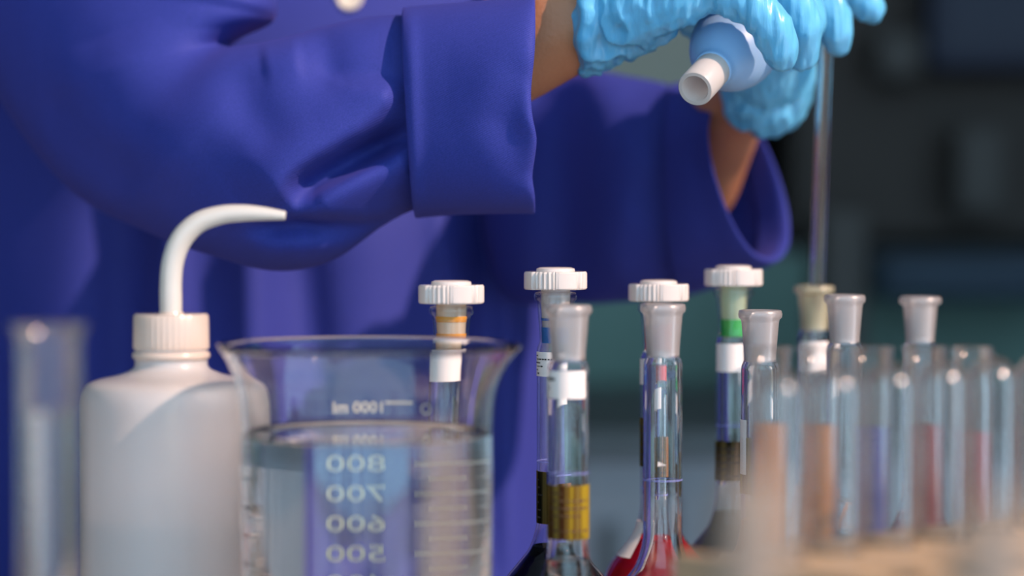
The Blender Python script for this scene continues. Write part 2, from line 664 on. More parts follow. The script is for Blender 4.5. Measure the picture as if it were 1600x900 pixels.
box('edge_strip', -1.3, 1.0, -0.004, 0.0, Z(398, SD), Z(390, SD), 'grey_dev', b3)
b4 = empty('wall_cupboard', (1.05, SD + 0.2, 0))
tag(b4, 'black wall cupboard high in the dark background', 'cupboard')
box('body', -0.66, 0.86, -0.2, 0.3, Z(372, SD), 1.5, 'black_cab', b4)
for k in range(3):
    box('door', -0.655 + k * 0.505, -0.16 + k * 0.505, -0.215, -0.2, Z(366, SD) , 1.49, 'black_cab', b4, 0.003)
o = box('olive_cabinet', 0.0, 0.33, SD - 0.10, SD + 1.2, Z(250, SD), 1.1, 'olive_dev', None, 0.01)
tag(o, 'olive grey hanging cabinet glimpsed between the gloved hand and the far sleeve', 'cabinet')


def device(name, label, cat, px0, px1, py0, py1, D, depth, mat, panel):
    r = empty(name, (X((px0 + px1) / 2, D), D + depth / 2, Z(py1, D)))
    tag(r, label, cat)
    hw = (X(px1, D) - X(px0, D)) / 2
    h = Z(py0, D) - Z(py1, D)
    box('body', -hw, hw, -depth / 2, depth / 2, 0, h, mat, r, min(hw, h) * 0.2)
    box('front_panel', -hw * 0.8, hw * 0.8, -depth / 2 - 0.004, -depth / 2, h * 0.2, h * 0.8, panel, r, 0.001)
    return r


device('navy_shelf_box', 'dark navy box fixed along the teal splashback at the right edge', 'shelf box', 1375, 1700, 398, 470, 3.20, 0.20, 'navy', 'navy')
device('grey_column', 'upright grey instrument on the far worktop behind the glass pipette', 'instrument', 1285, 1355, 330, 640, 3.05, 0.15, 'dim_dev', 'dim_dev')
device('grey_meter', 'small grey meter hanging in the dark upper background beside the gloved fingers', 'meter', 1370, 1440, 50, 120, 3.265, 0.1, 'dim_dev', 'dim_dev')
device('round_gauge', 'dull grey gauge in the dark background near the right edge', 'gauge', 1495, 1570, 200, 330, 3.27, 0.10, 'dim_dev', 'dim_dev')
device('navy_case', 'dark navy case in the top right corner of the background', 'case', 1450, 1700, -90, 110, 3.265, 0.1, 'navy_dark', 'navy_dark')


# ------------------------------------------------------------------ the person
def seg_dist(px, py, a, b):
    ax, ay = a
    bx, by = b
    dx, dy = bx - ax, by - ay
    L = dx * dx + dy * dy
    t = max(0, min(1, ((px - ax) * dx + (py - ay) * dy) / L))
    qx, qy = ax + t * dx, ay + t * dy
    side = dx * (py - ay) - dy * (px - ax)      # > 0: below a left-to-right line
    return math.hypot(px - qx, py - qy), (1 if side > 0 else -1), t


def fold(px, py, poly, amp, w_above, w_below, ends=True):
    best = (1e9, 1, 0.5)
    n = len(poly) - 1
    for i in range(n):
        d, s, t = seg_dist(px, py, poly[i], poly[i + 1])
        if d < best[0]:
            best = (d, s, (i + t) / n)
    d, s, t = best
    w = w_below if s > 0 else w_above
    e = math.exp(-(d / w) ** 2)
    if ends:
        e *= min(1, 0.15 + 4.5 * min(t, 1 - t)) if ends is True else 1
    return amp * e


def cr(a, b, c, d, t):
    return 0.5 * ((2 * b) + (-a + c) * t + (2 * a - 5 * b + 4 * c - d) * t * t + (-a + 3 * b - 3 * c + d) * t ** 3)


def fan_loft(name, rings, mat, parent, seg=120, sub=10, folds=None, th=0.0012, power=2.3, rough=0.0, warp=None):
    """rings: (T px, T py, B px, B py, D, half depth, far-side skew in m).  Open tube with cloth thickness."""
    exp = []
    for i in range(len(rings) - 1):
        q = [rings[max(i - 1, 0)], rings[i], rings[i + 1], rings[min(i + 2, len(rings) - 1)]]
        for k in range(sub):
            exp.append([cr(*[r[j] for r in q], k / sub) for j in range(len(rings[0]))])
    exp.append(list(rings[-1]))
    verts, rows = [], []
    for r in exp:
        tl = r[7] if len(r) > 7 else 0.0
        T, B = P(r[0], r[1], r[4] - tl), P(r[2], r[3], r[4] + tl)
        c = (T + B) / 2
        ax = (T - B) / 2
        dep = Vector((r[6], r[5], r[8] if len(r) > 8 else 0.0))
        row = []
        for k in range(seg):
            a = 2 * PI * k / seg
            ca, sa = math.cos(a), math.sin(a)
            ca = math.copysign(abs(ca) ** (2 / power), ca)
            sa2 = math.copysign(abs(sa) ** (2 / power), sa)
            v = c + ax * ca + dep * sa2
            if folds:
                px, py = to_px(v)
                wgt = max(0.0, -sa2) ** 0.7
                v = v + Vector((0, -1, 0)) * folds(px, py) * wgt
            if warp:
                v = v + warp(*to_px(v))
            if rough:
                n = noise.noise(v * 22) * rough + noise.noise(v * 55) * rough * 0.35
                v = v + (v - c).normalized() * n
            verts.append(v)
            row.append(len(verts) - 1)
        rows.append(row)
    faces = []
    for A, B in zip(rows[:-1], rows[1:]):
        for k in range(seg):
            k2 = (k + 1) % seg
            faces.append((A[k], A[k2], B[k2], B[k]))
    o = from_data(name, verts, faces, mat, parent)
    md = o.modifiers.new('thickness', 'SOLIDIFY')
    md.thickness = th
    md.offset = -1
    return o


person = empty('person', (-0.205, 1.58, -0.85))
tag(person, 'person in a royal blue lab coat and light blue gloves holding bulb and pipette', 'person')
coat_parts = []

# torso of the coat --------------------------------------------------------------
TC = Vector((-0.205, 1.605))


def torso_fold(px, py):
    d = 0.0
    d += fold(px, py, [(395, 380), (405, 900)], 0.016, 30, 30, False)
    d += fold(px, py, [(262, 350), (255, 900)], 0.022, 30, 30, False)
    d += fold(px, py, [(180, 330), (170, 900)], -0.022, 55, 55, False)
    d += fold(px, py, [(470, 400), (520, 900)], -0.010, 34, 34, False)
    d += fold(px, py, [(580, 380), (600, 900)], 0.010, 80, 80, False)
    d += fold(px, py, [(690, 330), (712, 500), (735, 900)], 0.009, 18, 26, False)
    d += fold(px, py, [(755, 330), (765, 900)], -0.008, 26, 26, False)
    d += fold(px, py, [(800, 330), (800, 900)], 0.010, 30, 30, False)
    return d


tz = [(-0.62, .27, .19), (-0.3, .252, .17), (0.0, .235, .155), (0.2, .225, .15), (0.36, .222, .135), (0.44, .215, .11),
      (0.49, .17, .09), (0.53, .10, .075), (0.56, .075, .07)]
tz = smooth_profile(tz, 12)
tv, tf, rows = [], [], []
SEG = 220
for z, hw, hd in tz:
    row = []
    for k in range(SEG):
        a = 2 * PI * k / SEG
        ca, sa = math.cos(a), math.sin(a)
        pw = 2 / 2.15
        v = Vector((TC.x + hw * math.copysign(abs(ca) ** pw, ca), TC.y + hd * math.copysign(abs(sa) ** pw, sa), z))
        px, py = to_px(v)
        if sa < 0:
            v.y -= torso_fold(px, py) * min(1, -sa * 2.2) * (1 if z < 0.4 else max(0, (0.53 - z) / 0.13))
        if sa < 0 and v.x < -0.17:
            v.y += 0.38 * (-0.17 - v.x) * min(1, -sa * 2.2)
        v.y += 0.004 * noise.noise(v * 9)
        tv.append(v)
        row.append(len(tv) - 1)
    rows.append(row)
for A, B in zip(rows[:-1], rows[1:]):
    for k in range(SEG):
        k2 = (k + 1) % SEG
        tf.append((A[k], A[k2], B[k2], B[k]))
coat = from_data('lab_coat', tv, tf, 'cloth')
md = coat.modifiers.new('thickness', 'SOLIDIFY')
md.thickness = 0.0015
md.offset = -1
coat_parts.append(coat)

# near sleeve -------------------------------------------------------------------


def near_folds(px, py):
    d = 0.0
    # pinched valley running from the elbow side up to the cuff
    d += fold(px, py, [(448, 303), (500, 268), (548, 240), (650, 200)], -0.022, 15, 34)
    d += fold(px, py, [(395, 330), (450, 283), (530, 230), (600, 158), (604, 118)], 0.012, 70, 24)
    d += fold(px, py, [(465, 322), (560, 278), (660, 225)], 0.014, 14, 50)
    d += fold(px, py, [(380, 352), (460, 346), (560, 350), (660, 343)], -0.016, 9, 26)
    # soft hollow below the elbow crook, small ridge running out of it
    d += fold(px, py, [(372, 100), (395, 170), (440, 240)], -0.004, 38, 38)
    d += fold(px, py, [(405, 88), (440, 84), (474, 80)], 0.0050, 28, 32)
    d += fold(px, py, [(500, 50), (512, 105)], -0.0045, 30, 30, False)
    # broad bulge over the elbow and long sag of the lower edge
    d += fold(px, py, [(150, 60), (200, 200), (300, 290)], 0.008, 110, 110)
    d += fold(px, py, [(60, 120), (130, 230), (240, 310)], -0.006, 40, 40)
    return d


near_rings = [
    # Tx, Ty, Bx, By, D, half depth, skew
    (668, 24, 672, 326, 1.220, .040, 0, 0),
    (640, 24, 645, 330, 1.221, .041, 0, 0),
    (590, 26, 600, 352, 1.223, .044, 0, 0),
    (520, 38, 520, 408, 1.226, .049, 0, 0),
    (455, 55, 440, 426, 1.232, .054, 0, 0.002),
    (405, 68, 340, 402, 1.244, .057, 0, 0.008),
    (375, 73, 235, 366, 1.262, .060, 0, 0.018),
    (358, 74, 132, 314, 1.285, .062, 0, 0.028),
    (353, 68, 50, 226, 1.300, .064, 0, 0.036),
    (378, 52, -20, 110, 1.308, .066, 0, 0.042),
    (424, 32, -60, -10, 1.312, .067, 0, 0.045),
    (432, 0, -85, -130, 1.318, .067, 0, .045),
    (418, -50, -115, -195, 1.375, .064, 0, .035, -.015),
    (350, -35, -140, -120, 1.455, .046, 0, .02, -.054),
    (240, -50, -135, -110, 1.535, .025, 0, 0, -.064),
    (130, -70, -60, -115, 1.60, .010, 0, 0, -.052),
]
near_rings = [tuple(r) + (0.0,) * (9 - len(r)) for r in near_rings]
coat_parts.append(fan_loft('sleeve', near_rings, 'cloth', None, 150, 12, near_folds, rough=0.0015))


def cuff_folds(px, py):
    d = 0.004 * math.sin((py - 40) / 55.0) * max(0, (px - 700) / 130.0)
    d += fold(px, py, [(826, 130), (800, 190), (826, 262)], -0.006, 40, 40, False)
    d += fold(px, py, [(640, 20), (650, 340)], 0.002, 12, 12, False)
    return d


def cuff_warp(px, py):
    k = max(0.0, min(1.0, (px - 740) / 90.0)) ** 1.5
    e = -2.2 * math.exp(-((py - 150) / 55.0) ** 2) - 1.4 * math.exp(-((py - 275) / 24.0) ** 2) + 1.0 * math.exp(-((py - 215) / 22.0) ** 2)
    return Vector((k * e * 0.001, 0, 0))


cuff_rings = [
    (646, 30, 664, 330, 1.221, .047, 0),
    (631, 15, 650, 341, 1.222, .052, 0),
    (650, 11, 668, 340, 1.219, .0525, 0),
    (700, 7, 715, 337, 1.213, .053, 0),
    (760, 2, 775, 334, 1.205, .053, 0),
    (815, -6, 820, 334, 1.200, .053, 0),
    (834, -10, 835, 333, 1.201, .0515, 0),
    (829, 0, 828, 322, 1.202, .048, 0),
    (790, 12, 790, 318, 1.209, .044, 0),
    (740, 20, 740, 318, 1.212, .042, 0),
]
coat_parts.append(fan_loft('cuff', cuff_rings, 'cloth', None, 150, 8, cuff_folds, 0.001, 2.5, 0.0008, cuff_warp))

# far sleeve --------------------------------------------------------------------


def far_folds(px, py):
    d = 0.0
    d += fold(px, py, [(930, 110), (960, 260), (930, 470)], 0.012, 60, 60, False)
    d += fold(px, py, [(880, 160), (890, 440)], -0.012, 40, 40, False)
    d += fold(px, py, [(1060, 150), (1040, 300), (1080, 460)], -0.010, 46, 46, False)
    d += fold(px, py, [(1110, 190), (1120, 420)], 0.008, 32, 32, False)
    return d


far_rings = [
    (690, -180, 640, -90, 1.605, .03, 0),
    (765, -205, 670, -60, 1.60, .06, 0),
    (832, -140, 715, 10, 1.585, .068, 0),
    (862, -20, 745, 140, 1.565, .070, 0),
    (866, 70, 748, 340, 1.54, .064, 0),
    (880, 112, 790, 462, 1.505, .060, 0.002),
    (930, 108, 880, 476, 1.475, .056, 0.004),
    (1000, 124, 975, 472, 1.445, .054, 0.008),
    (1060, 134, 1065, 456, 1.42, .052, 0.012),
    (1100, 150, 1140, 434, 1.40, .050, 0.017),
    (1124, 160, 1188, 414, 1.385, .048, 0.021),
]
coat_parts.append(fan_loft('sleeve', far_rings, 'cloth', None, 120, 10, far_folds, 0.0022, 2.2, 0.002))
far_cuff = [
    (1088, 152, 1118, 440, 1.405, .049, 0.016),
    (1058, 126, 1070, 462, 1.418, .055, 0.013),
    (1083, 136, 1108, 452, 1.406, .055, 0.016),
    (1112, 148, 1160, 432, 1.392, .053, 0.020),
    (1134, 158, 1206, 412, 1.378, .051, 0.0235),
    (1130, 166, 1198, 402, 1.380, .047, 0.0215),
    (1110, 164, 1160, 415, 1.392, .046, 0.019),
]
coat_parts.append(fan_loft('cuff', far_cuff, 'cloth', None, 120, 8, None, 0.001, 2.2, 0.002))

# button ------------------------------------------------------------------------
from mathutils.bvhtree import BVHTree
coat_bvh = BVHTree.FromPolygons([Vector(q) for q in tv], tf)


def on_coat(px, py):
    o_ = Vector((0, 0, CAM_H))
    hit = coat_bvh.ray_cast(o_, (P(px, py, 1.0) - o_).normalized())[0]
    return hit + Vector((0, -0.0012, 0))


bp_ = on_coat(546, -4)
v, f, fm = lathe(smooth_profile([(0, -0.001), (0.0065, -0.001), (0.0080, 0.0), (0.0080, 0.002), (0.0065, 0.0028), (0.005, 0.0022), (0, 0.002)], 3), 32)
btn = from_data('button', [(x + bp_.x, bp_.y - z, y + bp_.z) for x, y, z in v], f, 'button')
coat_parts.append(btn)
pad_ = on_coat(546, -190)
btn2 = from_data('button', [(x + pad_.x, pad_.y - z, y + pad_.z) for x, y, z in v], f, 'button')
coat_parts.append(btn2)


# body and gloves by merging tapered limbs ----------------------------------------
def hull(bm, pts, seg=14):
    """convex hull of spheres (centre, radius)"""
    tmp = bmesh.new()
    for c, r in pts:
        sc = r if isinstance(r, (tuple, list)) else (r, r, r)
        bmesh.ops.create_uvsphere(tmp, u_segments=seg, v_segments=max(8, seg * 2 // 3), radius=1.0,
                                  matrix=Matrix.Translation(c) @ Matrix.Diagonal((sc[0], sc[1], sc[2], 1)))
    res = bmesh.ops.convex_hull(tmp, input=tmp.verts[:])
    junk = [g for g in res['geom_interior'] + res['geom_unused'] if isinstance(g, bmesh.types.BMVert)]
    bmesh.ops.delete(tmp, geom=list(set(junk)), context='VERTS')
    me = bpy.data.meshes.new('tmp')
    tmp.to_mesh(me)
    tmp.free()
    bm.from_mesh(me)
    bpy.data.meshes.remove(me)


def chain(bm, pts):
    for a, b in zip(pts[:-1], pts[1:]):
        hull(bm, [a, b])


def remeshed(name, bm, mat, voxel, smooth_it=6, post=None, flip=True):
    me = bpy.data.meshes.new(name)
    bmesh.ops.recalc_face_normals(bm, faces=bm.faces)
    bm.to_mesh(me)
    bm.free()
    ob = bpy.data.objects.new(name, me)
    COL.objects.link(ob)
    r = ob.modifiers.new('r', 'REMESH')
    r.mode = 'VOXEL'
    r.voxel_size = voxel
    s = ob.modifiers.new('s', 'SMOOTH')
    s.factor = 0.5
    s.iterations = smooth_it
    dg = bpy.context.evaluated_depsgraph_get()
    dg.update()
    me2 = bpy.data.meshes.new_from_object(ob.evaluated_get(dg))
    bpy.data.objects.remove(ob)
    bpy.data.meshes.remove(me)
    if post:
        nrm = [v.normal.copy() for v in me2.vertices]
        for v, n in zip(me2.vertices, nrm):
            v.co = v.co + n * post(v.co.copy())
        me2.update()
    me2.name = name
    return link(name, me2, mat)


def pr(px, py, D, r):
    return (P(px, py, D), r)


# hand of the near arm (palm down, fingers curled over the bulb)
NH = {
    'palm': [
        [pr(990, 3, 1.203, .025), pr(1010, 8, 1.19, .020)],
        [pr(985, 12, 1.183, .0195), pr(1060, -10, 1.170, .0165), pr(1128, -38, 1.166, .0115)],
        [pr(985, 0, 1.20, .0195), pr(1150, -52, 1.186, .0125)],
        [pr(985, -4, 1.215, .019), pr(1160, -60, 1.206, .0130)],
        [pr(985, -2, 1.226, .018), pr(1150, -55, 1.228, .0125)],
    ],
    'fingers': [
        [pr(1110, -22, 1.166, .0125), pr(1175, 5, 1.158, .0108), pr(1208, 44, 1.156, .0102), pr(1218, 72, 1.160, .0098), pr(1220, 88, 1.163, .0078)],
        [pr(1150, -52, 1.186, .0120), pr(1232, -12, 1.180, .0106), pr(1256, 40, 1.182, .0098), pr(1254, 86, 1.190, .0080)],
        [pr(1160, -60, 1.206, .0120), pr(1246, -20, 1.206, .0106), pr(1262, 30, 1.208, .0098), pr(1248, 84, 1.214, .0080)],
        [pr(1150, -55, 1.228, .0115), pr(1225, -25, 1.232, .0102), pr(1244, 20, 1.234, .0095), pr(1232, 66, 1.236, .0078)],
        [pr(1000, 0, 1.235, .0150), pr(1068, 10, 1.252, .0125), pr(1110, 45, 1.258, .0105), pr(1140, 78, 1.254, .0085)],
    ]}
# hand of the far arm (raised, finger and thumb on the pipette)
FH = {
    'palm': [
        [pr(1195, 135, 1.335, .023), pr(1208, 100, 1.318, .023)],
        [pr(1205, 110, 1.315, .021), pr(1235, -50, 1.272, .0125)],
        [pr(1208, 110, 1.325, .021), pr(1245, -70, 1.295, .0130)],
        [pr(1208, 112, 1.335, .020), pr(1248, -66, 1.315, .0125)],
        [pr(1206, 118, 1.345, .019), pr(1246, -40, 1.332, .0115)],
    ],
    'fingers': [
        [pr(1235, -50, 1.272, .0118), pr(1278, -28, 1.256, .0105), pr(1300, 22, 1.250, .0099), pr(1306, 50, 1.251, .0094), pr(1309, 66, 1.253, .0078)],
        [pr(1245, -70, 1.295, .0118), pr(1312, -38, 1.283, .0105), pr(1340, -6, 1.281, .0098), pr(1355, 8, 1.282, .0092), pr(1362, 13, 1.283, .0080)],
        [pr(1248, -66, 1.315, .0115), pr(1318, -58, 1.304, .0102), pr(1350, -40, 1.300, .0094), pr(1358, -12, 1.300, .0080)],
        [pr(1246, -40, 1.332, .0108), pr(1300, -50, 1.325, .0095), pr(1330, -36, 1.320, .0086), pr(1334, -12, 1.318, .0074)],
        [pr(1200, 90, 1.305, .0155), pr(1232, 48, 1.288, .0125), pr(1262, 20, 1.284, .0105), pr(1284, 40, 1.284, .0085)],
    ]}
N_EL, N_SH = P(175, 75, 1.335), Vector((-0.335, 1.59, 0.40))
F_EL, F_SH = P(830, 300, 1.53), Vector((-0.035, 1.60, 0.42))


def shrink(lst, k):
    return [(c, r - k) for c, r in lst]


body = bmesh.new()
hull(body, [(Vector((-0.205, 1.6, -0.5)), (.15, .08, .1)), (Vector((-0.205, 1.61, 0.0)), (.14, .07, .1))])
hull(body, [(Vector((-0.205, 1.61, 0.0)), (.14, .07, .1)), (Vector((-0.205, 1.61, 0.34)), (.145, .07, .08))])
hull(body, [(Vector((-0.205, 1.6, 0.36)), (.15, .075, .07)), (N_SH, .034), (F_SH, .034)])
hull(body, [(Vector((-0.205, 1.61, 0.44)), .06), (Vector((-0.205, 1.60, 0.60)), .055)])
for sx in (-1, 1):
    hull(body, [(Vector((-0.205 + sx * .09, 1.6, -0.5)), .085), (Vector((-0.205 + sx * .1, 1.6, -0.80)), .05)])
HC = Vector((-0.205, 1.585, 0.72))
hull(body, [(HC + Vector((0, .015, .035)), (.075, .09, .085)), (HC + Vector((0, -.015, -.04)), (.058, .07, .06)), (HC + Vector((0, -.045, -.085)), (.026, .028, .022))])
hull(body, [(HC + Vector((0, -.088, .01)), .008), (HC + Vector((0, -.108, -.022)), .011), (HC + Vector((0, -.09, -.026)), .014)])
for sx in (-1, 1):
    hull(body, [(HC + Vector((sx * .076, .01, .02)), (.007, .014, .016)), (HC + Vector((sx * .073, .006, -.018)), (.006, .009, .012))])
hull(body, [(HC + Vector((-.02, -.078, -.056)), .009), (HC + Vector((.02, -.078, -.056)), .009)])
chain(body, [(N_SH, .034), pr(75, -95, 1.46, .027), (N_EL, .032), pr(330, 205, 1.290, .034), pr(640, 145, 1.228, .029), pr(800, 76, 1.214, .0285), pr(900, 24, 1.207, .0270), pr(955, 4, 1.205, .0215)])
chain(body, [(F_SH, .046), (F_EL, .036), pr(970, 330, 1.485, .031), pr(1085, 285, 1.445, .0275), pr(1112, 225, 1.415, .0250), pr(1143, 160, 1.367, .0225), pr(1188, 120, 1.335, .0200)])
for H in (NH, FH):
    for c in H['palm'] + H['fingers']:
        chain(body, shrink(c, .0022))
body_o = remeshed('body', body, 'skin', 0.0042, 4)
body_o.parent = person

# face details (out of the frame above)
hv = bmesh.new()
hull(hv, [(HC + Vector((0, .03, .05)), (.082, .088, .088)), (HC + Vector((0, .05, -.02)), (.078, .07, .07))])
hair = remeshed('hair', hv, 'hair', 0.006, 4, lambda c: 0.004 * noise.noise(c * 60))
hair.parent = person
for sx in (-1, 1):
    v, f, fm = lathe(smooth_profile([(0, -.011), (.008, -.008), (.011, 0), (.008, .008), (0, .011)], 3), 20)
    e = from_data('eye', [(x + HC.x + sx * .031, y + HC.y - .079, z + HC.z - .003) for x, y, z in v], f, 'paper')
    e.parent = person


def glove_wrinkle(axis_a, axis_b, cuff_p, cuff_r):
    ax = (axis_b - axis_a).normalized()

    def post(c):
        t = (c - axis_a).dot(ax)
        d = noise.noise(Vector((c.x * 330, c.y * 120, c.z * 45))) * 0.0011
        d += noise.noise(c * 120) * 0.0004
        w = math.exp(-(((c - cuff_p).length) / cuff_r) ** 4)
        d += w * ((0.42 - abs(noise.noise(Vector((c.x * 95, c.y * 60, c.z * 48))))) * 0.0075 - abs(noise.noise(c * 110)) * 0.0020 + 0.0004)
        return d
    return post


g1 = bmesh.new()
for c in NH['palm'] + NH['fingers']:
    chain(g1, c)
hull(g1, [(P(990, 4, 1.200), (.010, .026, .026)), (P(950, 10, 1.203), (.006, .031, .0295))])
hull(g1, [(P(952, 10, 1.203), (.006, .030, .0285)), (P(912, 16, 1.206), (.005, .036, .0335))])
glove1 = remeshed('glove', g1, 'glove', 0.0011, 7,
                  glove_wrinkle(P(900, 30, 1.2), P(1150, -50, 1.2), P(930, 20, 1.2), .042))
glove1.parent = person
g2 = bmesh.new()
for c in FH['palm'] + FH['fingers']:
    chain(g2, c)
hull(g2, [pr(1214, 112, 1.325, .0225), pr(1198, 142, 1.334, .0245)])
glove2 = remeshed('glove', g2, 'glove', 0.0012, 7,
                  glove_wrinkle(P(1185, 160, 1.33), P(1240, -50, 1.3), P(1182, 158, 1.335), .030))
glove2.parent = person
coat.parent = person
for o in coat_parts[1:]:
    o.parent = coat
for o in [body_o, hair, glove1, glove2, coat] + [c for c in person.children if c.name.startswith('eye')]:
    o.matrix_parent_inverse = Matrix.Translation(-person.location)
glove1['label'] = 'crumpled light blue glove on the hand squeezing the bulb'
glove2['label'] = 'light blue glove on the raised hand behind'

# ------------------------------------------------------------------ rubber bulb and pipette
bc = P(1146, 74, 1.196)
bm_tip = P(1086, 139, 1.150)
axis = (bm_tip - bc).normalized()
L = (bm_tip - bc).length
bulb = empty('pipette_bulb', bc)
bulb.rotation_euler = axis.to_track_quat('Z', 'Y').to_euler()
tag(bulb, 'pale blue rubber pipette bulb with a white nozzle in the gloved hand', 'rubber bulb')
lathe_obj('bulb_body', smooth_profile([(0, -.030), (.010, -.0285), (.018, -.020), (.0216, -.008), (.0214, .003), (.0180, .014), (.0130, .022), (.0100, .027), (.0094, .031), (0.0080, .0315)], 6), 'bulb', bulb)
lathe_obj('nozzle', [(.0070, .024), (.0088, .024), (.0088, L - .0008), (.0082, L), (.0066, L), (.0062, L - .001), (.0062, .030), (0, .030)], 'nozzle', bulb, ang=50)

pa, pb = P(1291, 30, 1.272), P(1272, 560, 1.312)
pip = empty('glass_pipette', pb)
tag(pip, 'long thin glass pipette held upright and dipping into the yellowed flask', 'pipette')
pw = pa - pb
tube_along('stem', [Vector((0, 0, 0)), pw * .06, pw * .12, pw * 0.55, pw], [.0012, .0022, .0041, .0041, .0041], 'glass', pip, 24, 0.60, 5)


# ------------------------------------------------------------------ volumetric flasks
def joint_profile(zr, neck, rim=0.0101, wall=0.0012, frost=1, h=0.0235):
    """outer profile from the neck up to the rim then inner back down; material index 1 marks ground glass"""
    zj = zr - h
    out = [(neck, zj - 0.0075, 0), (neck, zj - 0.0045, 0), (neck * .97, zj - 0.0025, 0), (0.0074, zj, frost), (0.0075, zj + .003, frost), (0.0087, zr - .0062, frost),
           (0.0090, zr - .0046, frost), (rim, zr - .0036, frost), (rim + .0002, zr - .0020, frost), (rim - .0002, zr - .0004, frost), (rim - .0012, zr, frost),
           (rim - .0026, zr - .0005, frost), (0.0073, zr - .004, frost), (0.0063, zj + .002, frost), (0.0062, zj - .0010, 0), (neck - wall - .0002, zj - .0045, 0)]
    return out


def bulb_outer(neck, br, zn):
    k = zn / 0.072
    return [(br * .72, 0.0), (br * .80, .0015 * k), (br * .95, .010 * k), (br, .022 * k), (br * .97, .032 * k), (br * .84, .043 * k),
            (br * .62, .0515 * k), (br * .44, .0585 * k), (neck * 1.12, .067 * k), (neck, .074 * k), (neck, .080 * k)]


def flask(name, px, D, y_rim, label, neck_px=57, br=.0292, zn=.070, liquid=None, level=None, stopper=None, bulb_mat='glass', rz=0.0, neck_mat='glass',
          frost='frost', rim=None, group='volumetric flasks on the bench'):
    zr = Z(y_rim, D)
    s = FPX / D
    neck = min(0.5 * (neck_px + 4) / s, .0089)
    root = empty(name, (X(px, D), D, 0), rz)
    tag(root, label, 'flask', group)
    ob = smooth_profile(bulb_outer(neck, br, zn), 5)
    wall = 0.0013
    inn = [(r - wall if r > .012 else r - 0.00125, z) for r, z in smooth_profile(bulb_outer(neck, br, zn), 5)]
    inn = [(max(r, 0.001), max(z, 0.0022)) for r, z in inn]
    j = joint_profile(zr, neck, rim or .0101)
    prof = [(0, 0, 2)] + [(r, z, 2) for r, z in ob] + j + [(r, z, 2) for r, z in reversed(inn)] + [(0, .0022, 2)]
    v, f, fm = lathe(prof, 64)
    g = from_data('glass_body', v, f, [neck_mat, 'bulb_glass' if stopper else frost, bulb_mat], root, True, fm)
    if liquid:
        zl = Z(level, D)
        lp = [(r + .00012, z) for r, z in inn if z < zl]
        rl = lp[-1][0]
        lathe_obj('liquid', [(0, .0021)] + lp + [(rl, zl), (rl - .0012, zl - .0007), (0, zl - .0009)], liquid, root, 56)
    if stopper:
        ring, ring_z = stopper
        st = make_stopper(root, zr, ring, ring_z, {'ring_orange': 'pe_orange', 'ring_green': 'pe_green'}.get(ring, 'pe_clear'))
    root['neck'] = neck
    return root, neck, zr


def make_stopper(root, zr, ring, bands, plug='pe_clear'):
    """ribbed plastic stopper head, tapered plug, coloured bands"""
    hz0 = zr + .0012
    hh = .0085
    verts, faces = [], []
    nseg = 144
    lobes = 8

    def rad(k):
        a = 2 * PI * k / nseg
        t = (a * lobes / (2 * PI)) % 1.0
        groove = 0.0
        # eight broad lobes, alternately smooth and finely ribbed
        lobe = int(a * lobes / (2 * PI))
        if lobe % 2 == 1:
            groove = 0.0005 * (0.5 + 0.5 * math.cos(t * 2 * PI * 5)) + .0003
        edge = min(t, 1 - t)
        if edge < .06:
            groove += .0004
        return .0151 - groove
    rings_ = [(0.80, 0), (0.97, 0), (1.0, .0006), (1.0, hh - .0008), (0.965, hh), (0.62, hh), (0.60, hh + .0014), (0.50, hh + .0020)]
    for s_, z in rings_:
        for k in range(nseg):
            a = 2 * PI * k / nseg
            r = rad(k) * s_ if s_ > .7 else .0151 * s_
            verts.append((r * math.cos(a), r * math.sin(a), hz0 + z))
    for i in range(len(rings_) - 1):
        for k in range(nseg):
            k2 = (k + 1) % nseg
            faces.append((i * nseg + k, i * nseg + k2, (i + 1) * nseg + k2, (i + 1) * nseg + k))
    faces.append(tuple((len(rings_) - 1) * nseg + k for k in range(nseg)))
    faces.append(tuple(nseg - 1 - k for k in range(nseg)))
    st = from_data('stopper', verts, faces, 'pe_white', root)
    sharp(st, 30)
    lathe_obj('plug', [(0, zr + .001), (.0070, zr + .001), (.0069, zr - .006), (.0061, zr - .0215), (.0054, zr - .0235), (0, zr - .025)], plug, st, 40, ang=40)
    for (d, h) in bands:
        z0 = zr - d
        rr = .0070 - .0009 * (d / .0235) + .0002
        lathe_obj('colour_ring', [(rr - .0014, z0 - h / 2), (rr + .0001, z0 - h / 2), (rr + .00035, z0 + h / 2), (rr - .0014, z0 + h / 2), (rr - .0014, z0 - h / 2)], ring, st, 48, ang=40)
    return st


def ring_mark(root, neck, z):
    r = neck + .00012
    return lathe_obj('fill_ring', [(neck - .0001, z - .0002), (r, z - .00016), (r, z + .00016), (neck - .0001, z + .0002)], 'ring_print', root, 48)


def bulb_patch(root, neck, br, zn, z0, z1, a0, a1):
    """paper label pasted on the shoulder of the bulb"""
    prof = [p for p in smooth_profile(bulb_outer(neck, br, zn), 8) if z0 <= p[1] <= z1 and p[1] > .02]
    n = 12
    verts, faces = [], []
    for r, z in prof:
        for k in range(n + 1):
            a = a0 + (a1 - a0) * k / n
            verts.append(((r + .0003) * math.cos(a), (r + .0003) * math.sin(a), z + .0002))
    for i in range(len(prof) - 1):
        for k in range(n):
            q = i * (n + 1) + k
            faces.append((q, q + 1, q + n + 2, q + n + 1))
    return from_data('paper_label', verts, faces, 'paper', root)


